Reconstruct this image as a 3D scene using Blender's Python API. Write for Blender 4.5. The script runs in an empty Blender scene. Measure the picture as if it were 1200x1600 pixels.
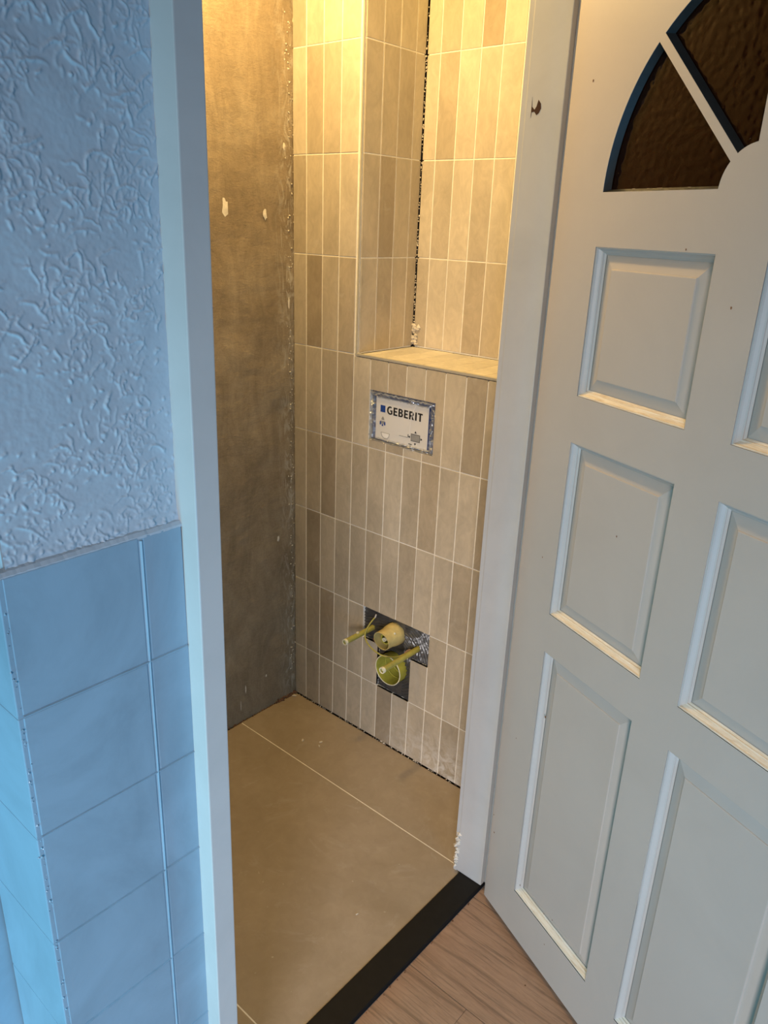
import bpy, bmesh, math, random
import numpy as np
from mathutils import Vector, Matrix, noise

S = bpy.context.scene
COL = S.collection
rng = random.Random(7)

# ------------------------------------------------------------------ camera
cam_d = bpy.data.cameras.new('camera')
cam = bpy.data.objects.new('camera', cam_d)
COL.objects.link(cam)
cam.location = (-1.6626, 1.5281, 1.5176)
cam.rotation_mode = 'XYZ'
cam.rotation_euler = (math.radians(69.3428), math.radians(-2.0901), math.radians(221.007))
cam_d.sensor_fit = 'VERTICAL'
cam_d.sensor_height = 32.0
cam_d.lens = 1191.55 / 1600 * 32.0
cam_d.clip_start = 0.02
S.camera = cam

# ------------------------------------------------------------------ world, daylight, exposure
W = bpy.data.worlds.new('world')
S.world = W
W.use_nodes = True
W.node_tree.nodes['Background'].inputs[0].default_value = (0.42, 0.68, 1.0, 1)
W.node_tree.nodes['Background'].inputs[1].default_value = 0.04

S.view_settings.view_transform = 'Standard'
S.view_settings.look = 'None'
S.view_settings.gamma = 1.0
S.view_settings.use_curve_mapping = False
S.view_settings.exposure = 0.0


def area_light(name, loc, target, size, size_y, power, color, spread=180):
    d = bpy.data.lights.new(name, 'AREA')
    d.shape = 'RECTANGLE'
    d.size = size
    d.size_y = size_y
    d.energy = power
    d.color = color
    d.spread = math.radians(spread)
    o = bpy.data.objects.new(name, d)
    o.location = loc
    o.rotation_euler = (Vector(target) - Vector(loc)).to_track_quat('-Z', 'Y').to_euler()
    COL.objects.link(o)
    return o


# blue hall daylight: unseen area lights added left of and behind the camera
area_light('hall_daylight', (-1.03, 2.05, 0.70), (-1.0, 1.1, 0.65), 0.14, 0.80, 8.5, (0.08, 0.70, 1.0))
area_light('hall_daylight_low', (-2.70, 1.32, 0.50), (-1.0, 0.9, 0.4), 0.6, 0.6, 12.5, (0.08, 0.52, 1.0))
area_light('hall_fill_far', (-3.60, 4.60, 1.70), (-0.85, 0.4, 0.15), 1.1, 1.2, 13.0, (1.0, 0.94, 0.94), 46)  # added neutral fill, narrowed and aimed low to leave the tops darker

# ------------------------------------------------------------------ helpers
def mesh_obj(name, verts, faces, mat=None, parent=None, smooth=False, mats=None, midx=None):
    me = bpy.data.meshes.new(name)
    me.from_pydata([tuple(v) for v in verts], [], faces)
    if mats:
        for m in mats: me.materials.append(m)
        if midx is not None: me.polygons.foreach_set('material_index', midx)
    elif mat:
        me.materials.append(mat)
    me.polygons.foreach_set('use_smooth', [smooth] * len(me.polygons))
    me.update()
    o = bpy.data.objects.new(name, me)
    COL.objects.link(o)
    if parent: o.parent = parent
    return o


def box_vf(x0, x1, y0, y1, z0, z1):
    x0, x1 = min(x0, x1), max(x0, x1); y0, y1 = min(y0, y1), max(y0, y1); z0, z1 = min(z0, z1), max(z0, z1)
    v = [(x0, y0, z0), (x1, y0, z0), (x1, y1, z0), (x0, y1, z0), (x0, y0, z1), (x1, y0, z1), (x1, y1, z1), (x0, y1, z1)]
    f = [(0, 3, 2, 1), (4, 5, 6, 7), (0, 1, 5, 4), (1, 2, 6, 5), (2, 3, 7, 6), (3, 0, 4, 7)]
    return v, f


class MB:
    def __init__(s): s.v = []; s.f = []
    def add(s, v, f):
        n = len(s.v); s.v += list(v); s.f += [tuple(i + n for i in q) for q in f]
    def box(s, *a): s.add(*box_vf(*a))
    def build(s, name, mat, parent=None, smooth=False, bevel=0, fn=None):
        v = [fn(p) for p in s.v] if fn else s.v
        o = mesh_obj(name, v, s.f, mat, parent, smooth)
        if bevel: bevel_mesh(o, bevel)
        return o


def bevel_mesh(o, w, seg=2):
    bm = bmesh.new(); bm.from_mesh(o.data)
    bmesh.ops.bevel(bm, geom=bm.edges[:], offset=w, segments=seg, affect='EDGES', profile=0.6)
    bm.to_mesh(o.data); bm.free()


def tag(o, label=None, cat=None, group=None, kind=None):
    if label: o['label'] = label
    if cat: o['category'] = cat
    if group: o['group'] = group
    if kind: o['kind'] = kind
    return o


def empty(name, loc):
    o = bpy.data.objects.new(name, None); o.location = loc; o.empty_display_size = .05
    COL.objects.link(o); return o


# ------------------------------------------------------------------ materials
class NT:
    def __init__(s, name):
        s.m = bpy.data.materials.new(name); s.m.use_nodes = True
        s.t = s.m.node_tree; s.b = s.t.nodes['Principled BSDF']; s.L = s.t.links.new
    def n(s, t, **k):
        x = s.t.nodes.new(t)
        for a, b in k.items():
            if a in x.inputs: x.inputs[a].default_value = b
            else: setattr(x, a, b)
        return x
    def coord(s, scale=(1, 1, 1), kind='Object', loc=(0, 0, 0)):
        c = s.n('ShaderNodeTexCoord'); m = s.n('ShaderNodeMapping')
        m.inputs['Scale'].default_value = scale; m.inputs['Location'].default_value = loc
        s.L(c.outputs[kind], m.inputs['Vector']); return m.outputs[0]
    def noise(s, vec, scale, detail=4, rough=.55, dist=0):
        x = s.n('ShaderNodeTexNoise'); x.inputs['Scale'].default_value = scale; x.inputs['Detail'].default_value = detail
        x.inputs['Roughness'].default_value = rough; x.inputs['Distortion'].default_value = dist
        s.L(vec, x.inputs['Vector']); return x.outputs['Fac']
    def ramp(s, fac, stops):
        x = s.n('ShaderNodeValToRGB'); e = x.color_ramp.elements
        while len(e) < len(stops): e.new(.5)
        for i, (p, c) in enumerate(stops):
            e[i].position = p; e[i].color = (c[0], c[1], c[2], 1) if not isinstance(c, (int, float)) else (c, c, c, 1)
        s.L(fac, x.inputs['Fac']); return x.outputs['Color']
    def mix(s, a, b, fac, mode='MIX'):
        x = s.n('ShaderNodeMix', data_type='RGBA', blend_type=mode)
        for i, val in ((6, a), (7, b), (0, fac)):
            if isinstance(val, (int, float)): x.inputs[i].default_value = val
            elif isinstance(val, tuple): x.inputs[i].default_value = (*val, 1)[:4]
            else: s.L(val, x.inputs[i])
        return x.outputs[2]
    def bump(s, h, strength=.3, dist=.001):
        x = s.n('ShaderNodeBump'); x.inputs['Strength'].default_value = strength; x.inputs['Distance'].default_value = dist
        s.L(h, x.inputs['Height']); s.L(x.outputs[0], s.b.inputs['Normal']); return x
    def set(s, col=None, rough=.5, metal=0, spec=.5, **k):
        if col is not None:
            if isinstance(col, tuple): s.b.inputs['Base Color'].default_value = (*col, 1)
            else: s.L(col, s.b.inputs['Base Color'])
        if isinstance(rough, (int, float)): s.b.inputs['Roughness'].default_value = rough
        else: s.L(rough, s.b.inputs['Roughness'])
        s.b.inputs['Metallic'].default_value = metal
        s.b.inputs['Specular IOR Level'].default_value = spec
        for a, b in k.items(): s.b.inputs[a].default_value = b
        return s.m


def simple(name, col, rough=.5, metal=0, spec=.5, var=.08, scale=30, bump=.15, bdist=.0006, **k):
    s = NT(name); c = s.coord()
    n = s.noise(c, scale, 5)
    lo = tuple(x * (1 - var) for x in col); hi = tuple(min(1, x * (1 + var)) for x in col)
    s.set(s.ramp(n, [(.3, lo), (.7, hi)]), rough, metal, spec, **k)
    if bump: s.bump(s.noise(c, scale * 5, 4), bump, bdist)
    return s.m


def mat_tile():
    s = NT('beige_ceramic')
    oi = s.n('ShaderNodeObjectInfo')
    g = s.n('ShaderNodeNewGeometry')
    mp = s.n('ShaderNodeMapping'); mp.inputs['Scale'].default_value = (1, 1, .55)
    s.L(g.outputs['Position'], mp.inputs['Vector'])
    # every tile gets its own patch of the cloudy print
    add = s.n('ShaderNodeVectorMath', operation='ADD')
    mul = s.n('ShaderNodeMath', operation='MULTIPLY'); mul.inputs[1].default_value = 9.0
    s.L(oi.outputs['Random'], mul.inputs[0]); s.L(mp.outputs[0], add.inputs[0]); s.L(mul.outputs[0], add.inputs[1])
    v = add.outputs[0]
    a = s.noise(v, 9, 6, .62, .6); b = s.noise(v, 38, 5, .6, 1.5)
    cl = s.ramp(a, [(.3, .78), (.7, 1.03)]); fn = s.ramp(b, [(.35, .88), (.7, 1.03)])
    c = s.mix(oi.outputs['Color'], cl, 1.0, 'MULTIPLY'); c = s.mix(c, fn, 1.0, 'MULTIPLY')
    # dried grout haze in soft patches
    hz = s.ramp(s.noise(g.outputs['Position'], 11, 7, .7, 2.0), [(.60, 0.0), (.78, .30)])
    c = s.mix(c, (.70, .66, .60), hz)
    # smeared grout wash left on the lowest tiles
    sx = s.n('ShaderNodeSeparateXYZ'); s.L(g.outputs['Position'], sx.inputs[0])
    lo = s.n('ShaderNodeMapRange'); lo.inputs['From Min'].default_value = .16; lo.inputs['From Max'].default_value = .04; s.L(sx.outputs['Z'], lo.inputs['Value'])
    lx = s.n('ShaderNodeMapRange'); lx.inputs['From Min'].default_value = -.38; lx.inputs['From Max'].default_value = -.60; s.L(sx.outputs['X'], lx.inputs['Value'])
    m1 = s.n('ShaderNodeMath', operation='MULTIPLY'); s.L(lo.outputs[0], m1.inputs[0]); s.L(lx.outputs[0], m1.inputs[1])
    m2 = s.n('ShaderNodeMath', operation='MULTIPLY'); s.L(m1.outputs[0], m2.inputs[0]); s.L(s.ramp(s.noise(g.outputs['Position'], 26, 6, .65, 1.5), [(.42, 0.0), (.62, .65)]), m2.inputs[1])
    c = s.mix(c, (.74, .73, .70), m2.outputs[0])
    s.set(c, .42, 0, .45)
    s.bump(s.noise(v, 60, 4), .12, .0006)
    return s.m


def mat_floor_tile():
    s = NT('sand_floor_ceramic'); c = s.coord()
    a = s.noise(c, 3.0, 6, .6, .8); b = s.noise(c, 28, 6, .65, .8); d = s.noise(c, 170, 3)
    col = s.ramp(a, [(.28, (.33, .265, .185)), (.55, (.39, .32, .235)), (.8, (.45, .375, .29))])
    col = s.mix(col, s.ramp(b, [(.3, .88), (.7, 1.0)]), 1.0, 'MULTIPLY')
    # wiped grout haze and scuffs
    hz = s.ramp(s.noise(c, 5.5, 8, .75, 2.6), [(.56, 0.0), (.74, .32)])
    col = s.mix(col, (.54, .49, .43), hz)
    sp = s.ramp(s.noise(c, 75, 2), [(.74, 0.0), (.77, .5)])
    col = s.mix(col, (.66, .60, .50), sp)
    s.set(col, s.ramp(b, [(.2, .48), (.8, .62)]), 0, .4)
    s.bump(d, .10, .0006)
    return s.m


def mat_cement():
    s = NT('rough_cement'); c = s.coord(); st = s.coord((1, 1, .35))
    a = s.noise(c, 3.2, 7, .65, 1.0); b = s.noise(st, 14, 6, .7, 1.2); d = s.noise(c, 120, 5, .7)
    fine = s.noise(s.coord((1, 2.2, 7.0)), 22, 6, .7, 1.4)
    col = s.ramp(a, [(.28, (.24, .18, .115)), (.5, (.32, .25, .165)), (.72, (.40, .325, .225))])
    col = s.mix(col, s.ramp(b, [(.3, .74), (.68, 1.06)]), 1.0, 'MULTIPLY')
    col = s.mix(col, s.ramp(fine, [(.3, .86), (.7, 1.08)]), 1.0, 'MULTIPLY')
    # paler skim of plaster close to the tiled corner
    sx = s.n('ShaderNodeSeparateXYZ'); s.L(s.coord(), sx.inputs[0])
    edge = s.n('ShaderNodeMapRange'); edge.inputs['From Min'].default_value = .075; edge.inputs['From Max'].default_value = .015
    s.L(sx.outputs['Y'], edge.inputs['Value'])
    blot = s.ramp(s.noise(s.coord((1, 1.4, .45)), 26, 6, .7, 2.0), [(.5, 0.0), (.62, .65)])
    mm = s.n('ShaderNodeMath', operation='MULTIPLY'); s.L(edge.outputs[0], mm.inputs[0]); s.L(blot, mm.inputs[1])
    col = s.mix(col, (.50, .46, .38), mm.outputs[0])
    s.set(col, .9, 0, .2)
    h = s.n('ShaderNodeMath', operation='ADD'); s.L(fine, h.inputs[0]); s.L(d, h.inputs[1])
    s.bump(h.outputs[0], .7, .0018)
    return s.m


def mat_wood():
    s = NT('oak_laminate')
    oi = s.n('ShaderNodeObjectInfo')
    c0 = s.coord((1.0, 6.5, 1))
    add = s.n('ShaderNodeVectorMath', operation='ADD'); mul = s.n('ShaderNodeMath', operation='MULTIPLY'); mul.inputs[1].default_value = 13.0
    s.L(oi.outputs['Random'], mul.inputs[0]); s.L(c0, add.inputs[0]); s.L(mul.outputs[0], add.inputs[1])
    v = add.outputs[0]
    a = s.noise(v, 2.6, 6, .6, 1.2); b = s.noise(v, 15, 7, .7, 1.5)
    g = s.n('ShaderNodeTexWave', wave_type='BANDS', bands_direction='Y'); g.inputs['Scale'].default_value = .9
    g.inputs['Distortion'].default_value = 11; g.inputs['Detail'].default_value = 4; g.inputs['Detail Scale'].default_value = 1.0
    s.L(v, g.inputs['Vector'])
    col = s.ramp(a, [(.3, (.33, .195, .125)), (.6, (.40, .25, .165)), (.8, (.45, .30, .205))])
    col = s.mix(col, s.ramp(b, [(.32, .80), (.62, 1.0)]), 1.0, 'MULTIPLY')
    col = s.mix(col, s.ramp(g.outputs['Fac'], [(.0, .72), (.05, .97), (.2, 1.0)]), 1.0, 'MULTIPLY')
    s.set(col, .42, 0, .45)
    fs = s.noise(s.coord((2.0, 60, 1)), 3.0, 6, .7, .6)
    col = s.mix(col, s.ramp(fs, [(.36, .66), (.47, .97), (.7, 1.03)]), 1.0, 'MULTIPLY')
    s.L(col, s.b.inputs['Base Color'])
    s.bump(b, .15, .0006)
    return s.m


def mat_paint(name, col, rough=.35, dirt=.12, bump=.1):
    s = NT(name); c = s.coord()
    a = s.noise(c, 5, 6, .65, .7); f = s.noise(s.coord((3, 3, 1)), 60, 4)
    k = s.ramp(a, [(.25, 1 - dirt), (.6, 1.0)])
    cc = s.mix(col, k, 1.0, 'MULTIPLY')
    s.set(cc, rough, 0, .5)
    s.bump(f, bump, .0008)
    return s.m


M = dict(
    tile=mat_tile(), floor=mat_floor_tile(), cement=mat_cement(), wood=mat_wood(),
    grout=simple('cream_grout', (.86, .82, .73), .85, scale=60, var=.10),
    mortar=simple('dark_adhesive', (.035, .03, .026), .95, scale=40, var=.3),
    filler=simple('pale_filler', (.66, .60, .50), .9, scale=80, var=.15),
    rubble=simple('brown_rubble', (.20, .10, .055), .95, scale=90, var=.45),
    frame=mat_paint('white_frame_paint', (.54, .54, .53), .30, .10),
    door=mat_paint('satin_door_paint', (.50, .44, .40), .42, .06, .12),
    bare=None,
    bluelit_paint=mat_paint('bluelit_tile_paint', (.25, .37, .47), .38, .26, .10),  # white paint with the blue of the daylight put into its colour
    plaster=simple('bluelit_plaster', (.42, .50, .57), .62, scale=9, var=.05, bump=.25, bdist=.0008),  # part of the daylight's blue is mixed into this colour
    black=simple('black_stone', (.006, .006, .006), .6, 0, .25, scale=50, var=.2),
    alu=simple('pale_trim_metal', (.50, .47, .40), .45, .25, scale=50, var=.05),
    white=simple('white_ceiling', (.75, .74, .70), .8, scale=10, var=.02),
)
_s = NT('bare_pine'); _c = _s.coord((1, 1, 6))
_n = _s.noise(_s.coord((2, 2, 30)), 9, 6, .65, 1.5)
_s.set(_s.ramp(_n, [(.3, (.60, .50, .38)), (.5, (.72, .64, .53)), (.65, (.78, .73, .66))]), .75, 0, .2)
_s.bump(_n, .4, .001); M['bare'] = _s.m
_s = NT('amber_hammered_glass'); _v = _s.n('ShaderNodeTexVoronoi', feature='SMOOTH_F1'); _v.inputs['Scale'].default_value = 95
_s.L(_s.coord(), _v.inputs['Vector'])
_s.set((.014, .0030, .0008), .10, 0, .28); _s.b.inputs['Transmission Weight'].default_value = .12
_s.bump(_v.outputs['Distance'], .5, .0016); M['glass'] = _s.m
M['bead'] = simple('slate_bead', (.022, .024, .024), .5, scale=40, var=.2)

# ------------------------------------------------------------------ dimensions
P = .0623; XC = -.0553; RH = .248; Z8 = .1941
def colx(k): return XC - P * k                 # grout line k of the tiled wall
def rowz(j): return Z8 + (8 - j) * RH          # row line j
ZL = 1.188                                     # ledge
XN = -.2545                                    # niche edge
ND = -.236                                     # niche back
CEIL = 2.45
G = .0014                                      # half a joint

# tone grids read off the photograph (d dark, m middle, l light, b brown)
TONES = {'l': (.64, .56, .44), 'm': (.57, .49, .375), 'n': (.51, .43, .32), 'd': (.41, .335, .24)}
GRID = {0: 'mlll', 1: 'lnml', 2: 'nmml', 3: 'mdmn', 4: 'mmmnlmnlmlnml', 5: 'mndmmmlmnllnm', 6: 'mdmmmnmnllnml',
        7: 'mndmmmmllmlmm', 8: 'mnnmmmdmmmnlm', -1: 'lmll', 9: 'mnnmmmdmmmnlm'}
TINT = {4: .98, 5: .96, 6: .95, 7: .95, 8: .93, 9: .92}

tile_cache = {}
def tile_mesh(w, h, th=.008, ch=.0008):
    """One tile: local x 0..w, z 0..h, front at y=0 facing +Y, eased edge."""
    key = (round(w, 4), round(h, 4), round(th, 4))
    if key in tile_cache: return tile_cache[key]
    v = [(ch, 0, ch), (w - ch, 0, ch), (w - ch, 0, h - ch), (ch, 0, h - ch),
         (0, -ch, 0), (w, -ch, 0), (w, -ch, h), (0, -ch, h), (0, -th, 0), (w, -th, 0), (w, -th, h), (0, -th, h)]
    f = [(3, 2, 1, 0)]
    for i in range(4):
        j = (i + 1) % 4
        f.append((i, j, 4 + j, 4 + i)); f.append((4 + i, 4 + j, 8 + j, 8 + i))
    me = bpy.data.meshes.new('tile'); me.from_pydata(v, [], f); me.materials.append(M['tile']); me.update()
    tile_cache[key] = me
    return me


def put_tile(me, M4, parent, tone):
    o = bpy.data.objects.new('tile', me)
    o.matrix_world = M4; o.parent = parent
    j = rng.uniform(.95, 1.05)
    o.color = (*[min(1, c * j) for c in tone], 1)
    COL.objects.link(o); return o


def frame_m(origin, ax, nrm):
    """Matrix with local x -> ax, local y -> nrm, local z -> ax x nrm."""
    ax = Vector(ax); nrm = Vector(nrm); up = ax.cross(nrm)
    m = Matrix((ax, nrm, up)).transposed().to_4x4(); m.translation = Vector(origin); return m


def cut_mesh(x0, x1, z0, z1, holes, mat, th=.008, name='tile'):
    """Tile in world X/Z with rectangular bites taken out, front at y=0."""
    xs = sorted({x0, x1, *[min(max(h[i], x0), x1) for h in holes for i in (0, 1)]})
    zs = sorted({z0, z1, *[min(max(h[i], z0), z1) for h in holes for i in (2, 3)]})
    solid = {}
    for i in range(len(xs) - 1):
        for j in range(len(zs) - 1):
            cx = (xs[i] + xs[i + 1]) / 2; cz = (zs[j] + zs[j + 1]) / 2
            solid[i, j] = not any(h[0] < cx < h[1] and h[2] < cz < h[3] for h in holes)
    if not any(solid.values()): return None
    v = []; f = []
    def q(*p): n = len(v); v.extend(p); f.append((n, n + 1, n + 2, n + 3))
    for (i, j), s in solid.items():
        if not s: continue
        a, b, c, d = xs[i], xs[i + 1], zs[j], zs[j + 1]
        q((a, 0, c), (a, 0, d), (b, 0, d), (b, 0, c))
        if not solid.get((i - 1, j)): q((a, 0, c), (a, -th, c), (a, -th, d), (a, 0, d))
        if not solid.get((i + 1, j)): q((b, 0, c), (b, 0, d), (b, -th, d), (b, -th, c))
        if not solid.get((i, j - 1)): q((a, 0, c), (b, 0, c), (b, -th, c), (a, -th, c))
        if not solid.get((i, j + 1)): q((a, 0, d), (a, -th, d), (b, -th, d), (b, 0, d))
    me = bpy.data.meshes.new(name); me.from_pydata(v, [], f); me.materials.append(mat)
    bm = bmesh.new(); bm.from_mesh(me); bmesh.ops.remove_doubles(bm, verts=bm.verts[:], dist=1e-6)
    bmesh.ops.recalc_face_normals(bm, faces=bm.faces[:]); bm.to_mesh(me); bm.free()
    return me


HOLES = [(-.527, -.3042, .961, 1.100), (-.555, -.3035, .338, .4445), (-.4925, -.3650, .1925, .345)]

# ------------------------------------------------------------------ tiled wall with the niche
DEPTH = -.10
wb = MB()
wb.box(0, XN + .012, -.40, -.012, 0, CEIL)                          # full-height pier on the left
hx = [XN, -.3042, -.3650, -.4925, -.527, -.555, -.86]
def solid_front(mb, x0, x1, y0, y1, z0, z1):
    me_x = sorted({x0, x1, *[h[i] for h in HOLES for i in (0, 1)]}); me_z = sorted({z0, z1, *[h[i] for h in HOLES for i in (2, 3)]})
    for a, b in zip(me_x, me_x[1:]):
        if a < x0 or b > x1: continue
        run = None
        for c, d in zip(me_z, me_z[1:]):
            cx, cz = (a + b) / 2, (c + d) / 2
            if any(h[0] < cx < h[1] and h[2] < cz < h[3] for h in HOLES): continue
            mb.box(a, b, y0, y1, c, d)
solid_front(wb, -.86, XN, -.06, -.012, 0, ZL - .012)
wb.box(XN, -.86, -.40, -.06, 0, ZL - .012)                         # body of the cistern box
wb.box(XN, -.86, -.40, ND - .012, ZL - .012, CEIL)                 # niche back
wall_back = wb.build('wall_back', M['mortar'])
tag(wall_back, 'beige tiled toilet wall of slim upright stacked tiles with a tiled niche above a ledge', kind='structure')

def grout_sheet(x0, x1, z0, z1, holes, y=-.0012, name='grout'):
    me = cut_mesh(x0, x1, z0, z1, holes, M['grout'], .0105, 'grout')
    o = bpy.data.objects.new('grout', me); o.location = (0, y, 0); o.parent = wall_back; COL.objects.link(o); return o
grout_sheet(XN + .004, -.0060, .003, CEIL, [])
grout_sheet(-.86, XN + .004, .003, ZL - .010, HOLES)

# front plane tiles, floor to ceiling on the pier, below the ledge elsewhere
for j in range(-1, 10):
    zb = rowz(j + 1) if j < 8 else 0.004
    zt = rowz(j)
    if j == 8: zb, zt = .006, rowz(8)
    if j == 9: continue
    z0 = zb + (G if j < 8 else 0); z1 = min(zt, CEIL) - G
    # row j sits above row line j+1
for j in range(0, 10):
    zt = rowz(j - 1) if j > 0 else CEIL
    zt = rowz(j - 1)
    zb = rowz(j) if j <= 8 else .007
    if j > 8: zt = rowz(8)
    if zt > CEIL: zt = CEIL
    z0, z1 = zb + G, zt - G
    if j > 8: z0 = .0035
    for k in range(0, 13):
        xr = colx(k); xl = colx(k - 1) if k else -.0045
        a, b = max(xr, -.86) + G, (xl - G if k else xl)
        if a >= b: continue
        row = j - 1
        above = zb > ZL - .02
        if k == 3 and above: a = max(a, XN + .0075)
        if k > 3 and above: continue
        zz1 = z1
        if k > 3 and not above and zt > ZL - .02: zz1 = ZL - .007
        tone = TONES[GRID.get(row + 0, 'mmmmmmmmmmmmm')[min(k, len(GRID.get(row, 'm' * 13)) - 1)]]
        t = TINT.get(row, 1.0); tone = tuple(c * t for c in tone)
        hs = [h for h in HOLES if h[0] < b and h[1] > a and h[2] < zz1 and h[3] > z0]
        pr = rng.uniform(-.0003, .0003)
        if hs:
            me = cut_mesh(a, b, z0, zz1, hs, M['tile'])
            if me:
                o = put_tile(me, Matrix.Translation((0, pr, 0)), wall_back, tone)
        else:
            me = tile_mesh(b - a, zz1 - z0)
            # local x must run to -X so that x cross normal is +Z ... use ax=-X, nrm=+Y -> up=-Z; flip by starting at top
            put_tile(me, frame_m((b, pr, zz1), (-1, 0, 0), (0, 1, 0)), wall_back, tone)

# niche side (faces -X) and niche back
def flat_tiles(edges, z_lines, place, tones, parent=None):
    for i in range(len(edges) - 1):
        for j in range(len(z_lines) - 1):
            place(i, j, edges[i], edges[i + 1], z_lines[j], z_lines[j + 1], tones(i, j))
zl = [rowz(4) + .004] + [rowz(j) for j in (3, 2, 1, 0)] + [CEIL]
SIDE = ['mnmn', 'ndmn', 'nnnm', 'nnmm', 'nmmm']
se = [-.0060, -.070, -.132, -.1945, ND + .0012]
for i in range(4):
    for j in range(5):
        a, b = se[i] - G, se[i + 1] + G            # y from a down to b
        z0, z1 = zl[j] + G, zl[j + 1] - G
        me = tile_mesh(a - b, z1 - z0)
        t = TONES[SIDE[j][i]]
        # normal -X ; ax x nrm = up ; choose ax=+Y: (0,1,0)x(-1,0,0) = (0*0-0*0, 0*-1-0*0, 0*0-1*-1) = (0,0,1)
        put_tile(me, frame_m((XN + rng.uniform(-.0003, .0003), b, z0), (0, 1, 0), (-1, 0, 0)), wall_back, t)
BACK = ['mllnmml', 'lmlmlml', 'lnlmlml', 'lmldlml', 'lmnlmml']
be = [XN - .0020, -.300, -.3625, -.425, -.4875, -.550, -.6125, -.675, -.7375, -.80, -.86]
for i in range(len(be) - 1):
    for j in range(5):
        a, b = be[i] - G, be[i + 1] + G
        z0, z1 = zl[j] + G, zl[j + 1] - G
        row = BACK[j]
        put_tile(tile_mesh(a - b, z1 - z0), frame_m((a, ND + rng.uniform(-.0003, .0003), z1), (-1, 0, 0), (0, 1, 0)), wall_back, TONES[row[i % 7]])
g = MB()
g.box(XN + .0012, XN + .0105, ND + .0065, -.009, ZL, CEIL)     # side joints
g.box(XN - .0075, -.86, ND - .0105, ND - .0012, ZL, CEIL)  # back joints
g.box(XN - .003, -.86, ND + .003, -.010, ZL - .0115, ZL - .0012)  # ledge bed
g.build('grout', M['grout'], wall_back)
# ledge tiles lie front to back; lamplit brightness is put into their colour
le = [XN - .003 - .0 + 0] + [XN - .028 - P * i for i in range(10)]
LT = 'lmlnlmllml'
for i in range(len(le) - 1):
    a, b = le[i] - G, max(le[i + 1], -.86) + G
    if a <= b: continue
    # normal +Z ; ax=-X: (-1,0,0)x(0,0,1) = (0*1-0*0, 0*0-(-1)*1, 0) = (0,1,0)
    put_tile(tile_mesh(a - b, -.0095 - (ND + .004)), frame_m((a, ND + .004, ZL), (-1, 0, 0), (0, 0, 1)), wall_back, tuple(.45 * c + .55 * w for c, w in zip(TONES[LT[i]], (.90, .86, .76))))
# edge profiles of the niche
t = MB(); t.box(XN + .0024, XN + .0060, -.0035, .0012, ZL + .000, CEIL)
tag(t.build('edge_profile', M['alu'], wall_back, bevel=.0006), 'pale upright metal edge profile')
t = MB(); t.box(XN + .0075, -.86, -.009, .0012, ZL - .005, ZL + .0012)
tag(t.build('edge_profile', M['alu'], wall_back, bevel=.0006), 'pale level metal edge profile')


def ragged(name, pts, n, size, mat, parent, seed, spread=(.002, .002, .002), flat=1.0, stuff=True):
    """Many little lumps strewn along polyline pts, one mesh."""
    r = random.Random(seed); mb = MB()
    for _ in range(n):
        i = r.randrange(len(pts) - 1); u = r.random()
        c = [pts[i][q] * (1 - u) + pts[i + 1][q] * u + r.gauss(0, spread[q]) for q in range(3)]
        s = size * r.uniform(.4, 1.5)
        dirs = [(1, 0, 0), (-1, 0, 0), (0, 1, 0), (0, -1, 0), (0, 0, 1), (0, 0, -1)]
        vs = [tuple(c[q] + d[q] * s * r.uniform(.5, 1.3) * (flat if q == 2 else 1) for q in range(3)) for d in dirs]
        mb.add(vs, [(0, 2, 4), (2, 1, 4), (1, 3, 4), (3, 0, 4), (2, 0, 5), (1, 2, 5), (3, 1, 5), (0, 3, 5)])
    o = mb.build(name, mat, parent)
    if stuff: o['kind'] = 'stuff'
    return o

# broken joint filling in the corners of the tiling
ragged('joint_filler', [(-.004, -.004, .1), (-.004, -.004, 2.3)], 240, .0022, M['filler'], wall_back, 1, (.001, .0012, .0))
ragged('joint_filler', [(XN - .003, ND + .003, 1.2), (XN - .003, ND + .003, 2.3)], 230, .0019, M['filler'], wall_back, 2, (.001, .001, 0))
ragged('joint_filler', [(XN - .003, ND + .003, 1.195), (XN - .006, ND + .003, 1.25)], 40, .006, M['filler'], wall_back, 3, (.006, .001, .006), 1)
ragged('joint_filler', [(XN - .01, -.004, ZL - .006), (-.80, -.004, ZL - .006)], 160, .0014, M['filler'], wall_back, 4, (0, .001, .0008))
ragged('joint_filler', [(-.02, .003, .003), (-.84, .003, .003)], 120, .0018, M['filler'], wall_back, 5, (0, .001, .001))

# ------------------------------------------------------------------ cement wall
def height_wall(name, y0, y1, z0, z1, step, fn, place, mat, parent=None):
    ny = max(2, int(round((y1 - y0) / step)) + 1); nz = max(2, int(round((z1 - z0) / step)) + 1)
    Y = np.linspace(y0, y1, ny); Z = np.linspace(z0, z1, nz)
    H = fn(Y, Z)
    YY, ZZ = np.meshgrid(Y, Z)
    co = place(YY, ZZ, H).reshape(-1, 3)
    idx = np.arange(ny * nz).reshape(nz, ny)
    q = np.stack([idx[:-1, :-1], idx[:-1, 1:], idx[1:, 1:], idx[1:, :-1]], -1).reshape(-1, 4)
    me = bpy.data.meshes.new(name)
    me.vertices.add(len(co)); me.vertices.foreach_set('co', co.astype(np.float32).ravel())
    me.loops.add(q.size); me.loops.foreach_set('vertex_index', q.astype(np.int32).ravel())
    me.polygons.add(len(q)); me.polygons.foreach_set('loop_start', np.arange(0, q.size, 4, dtype=np.int32))
    me.polygons.foreach_set('use_smooth', [True] * len(q))
    me.materials.append(mat); me.update(calc_edges=True); me.validate()
    o = bpy.data.objects.new(name, me); COL.objects.link(o)
    if parent: o.parent = parent
    return o


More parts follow.
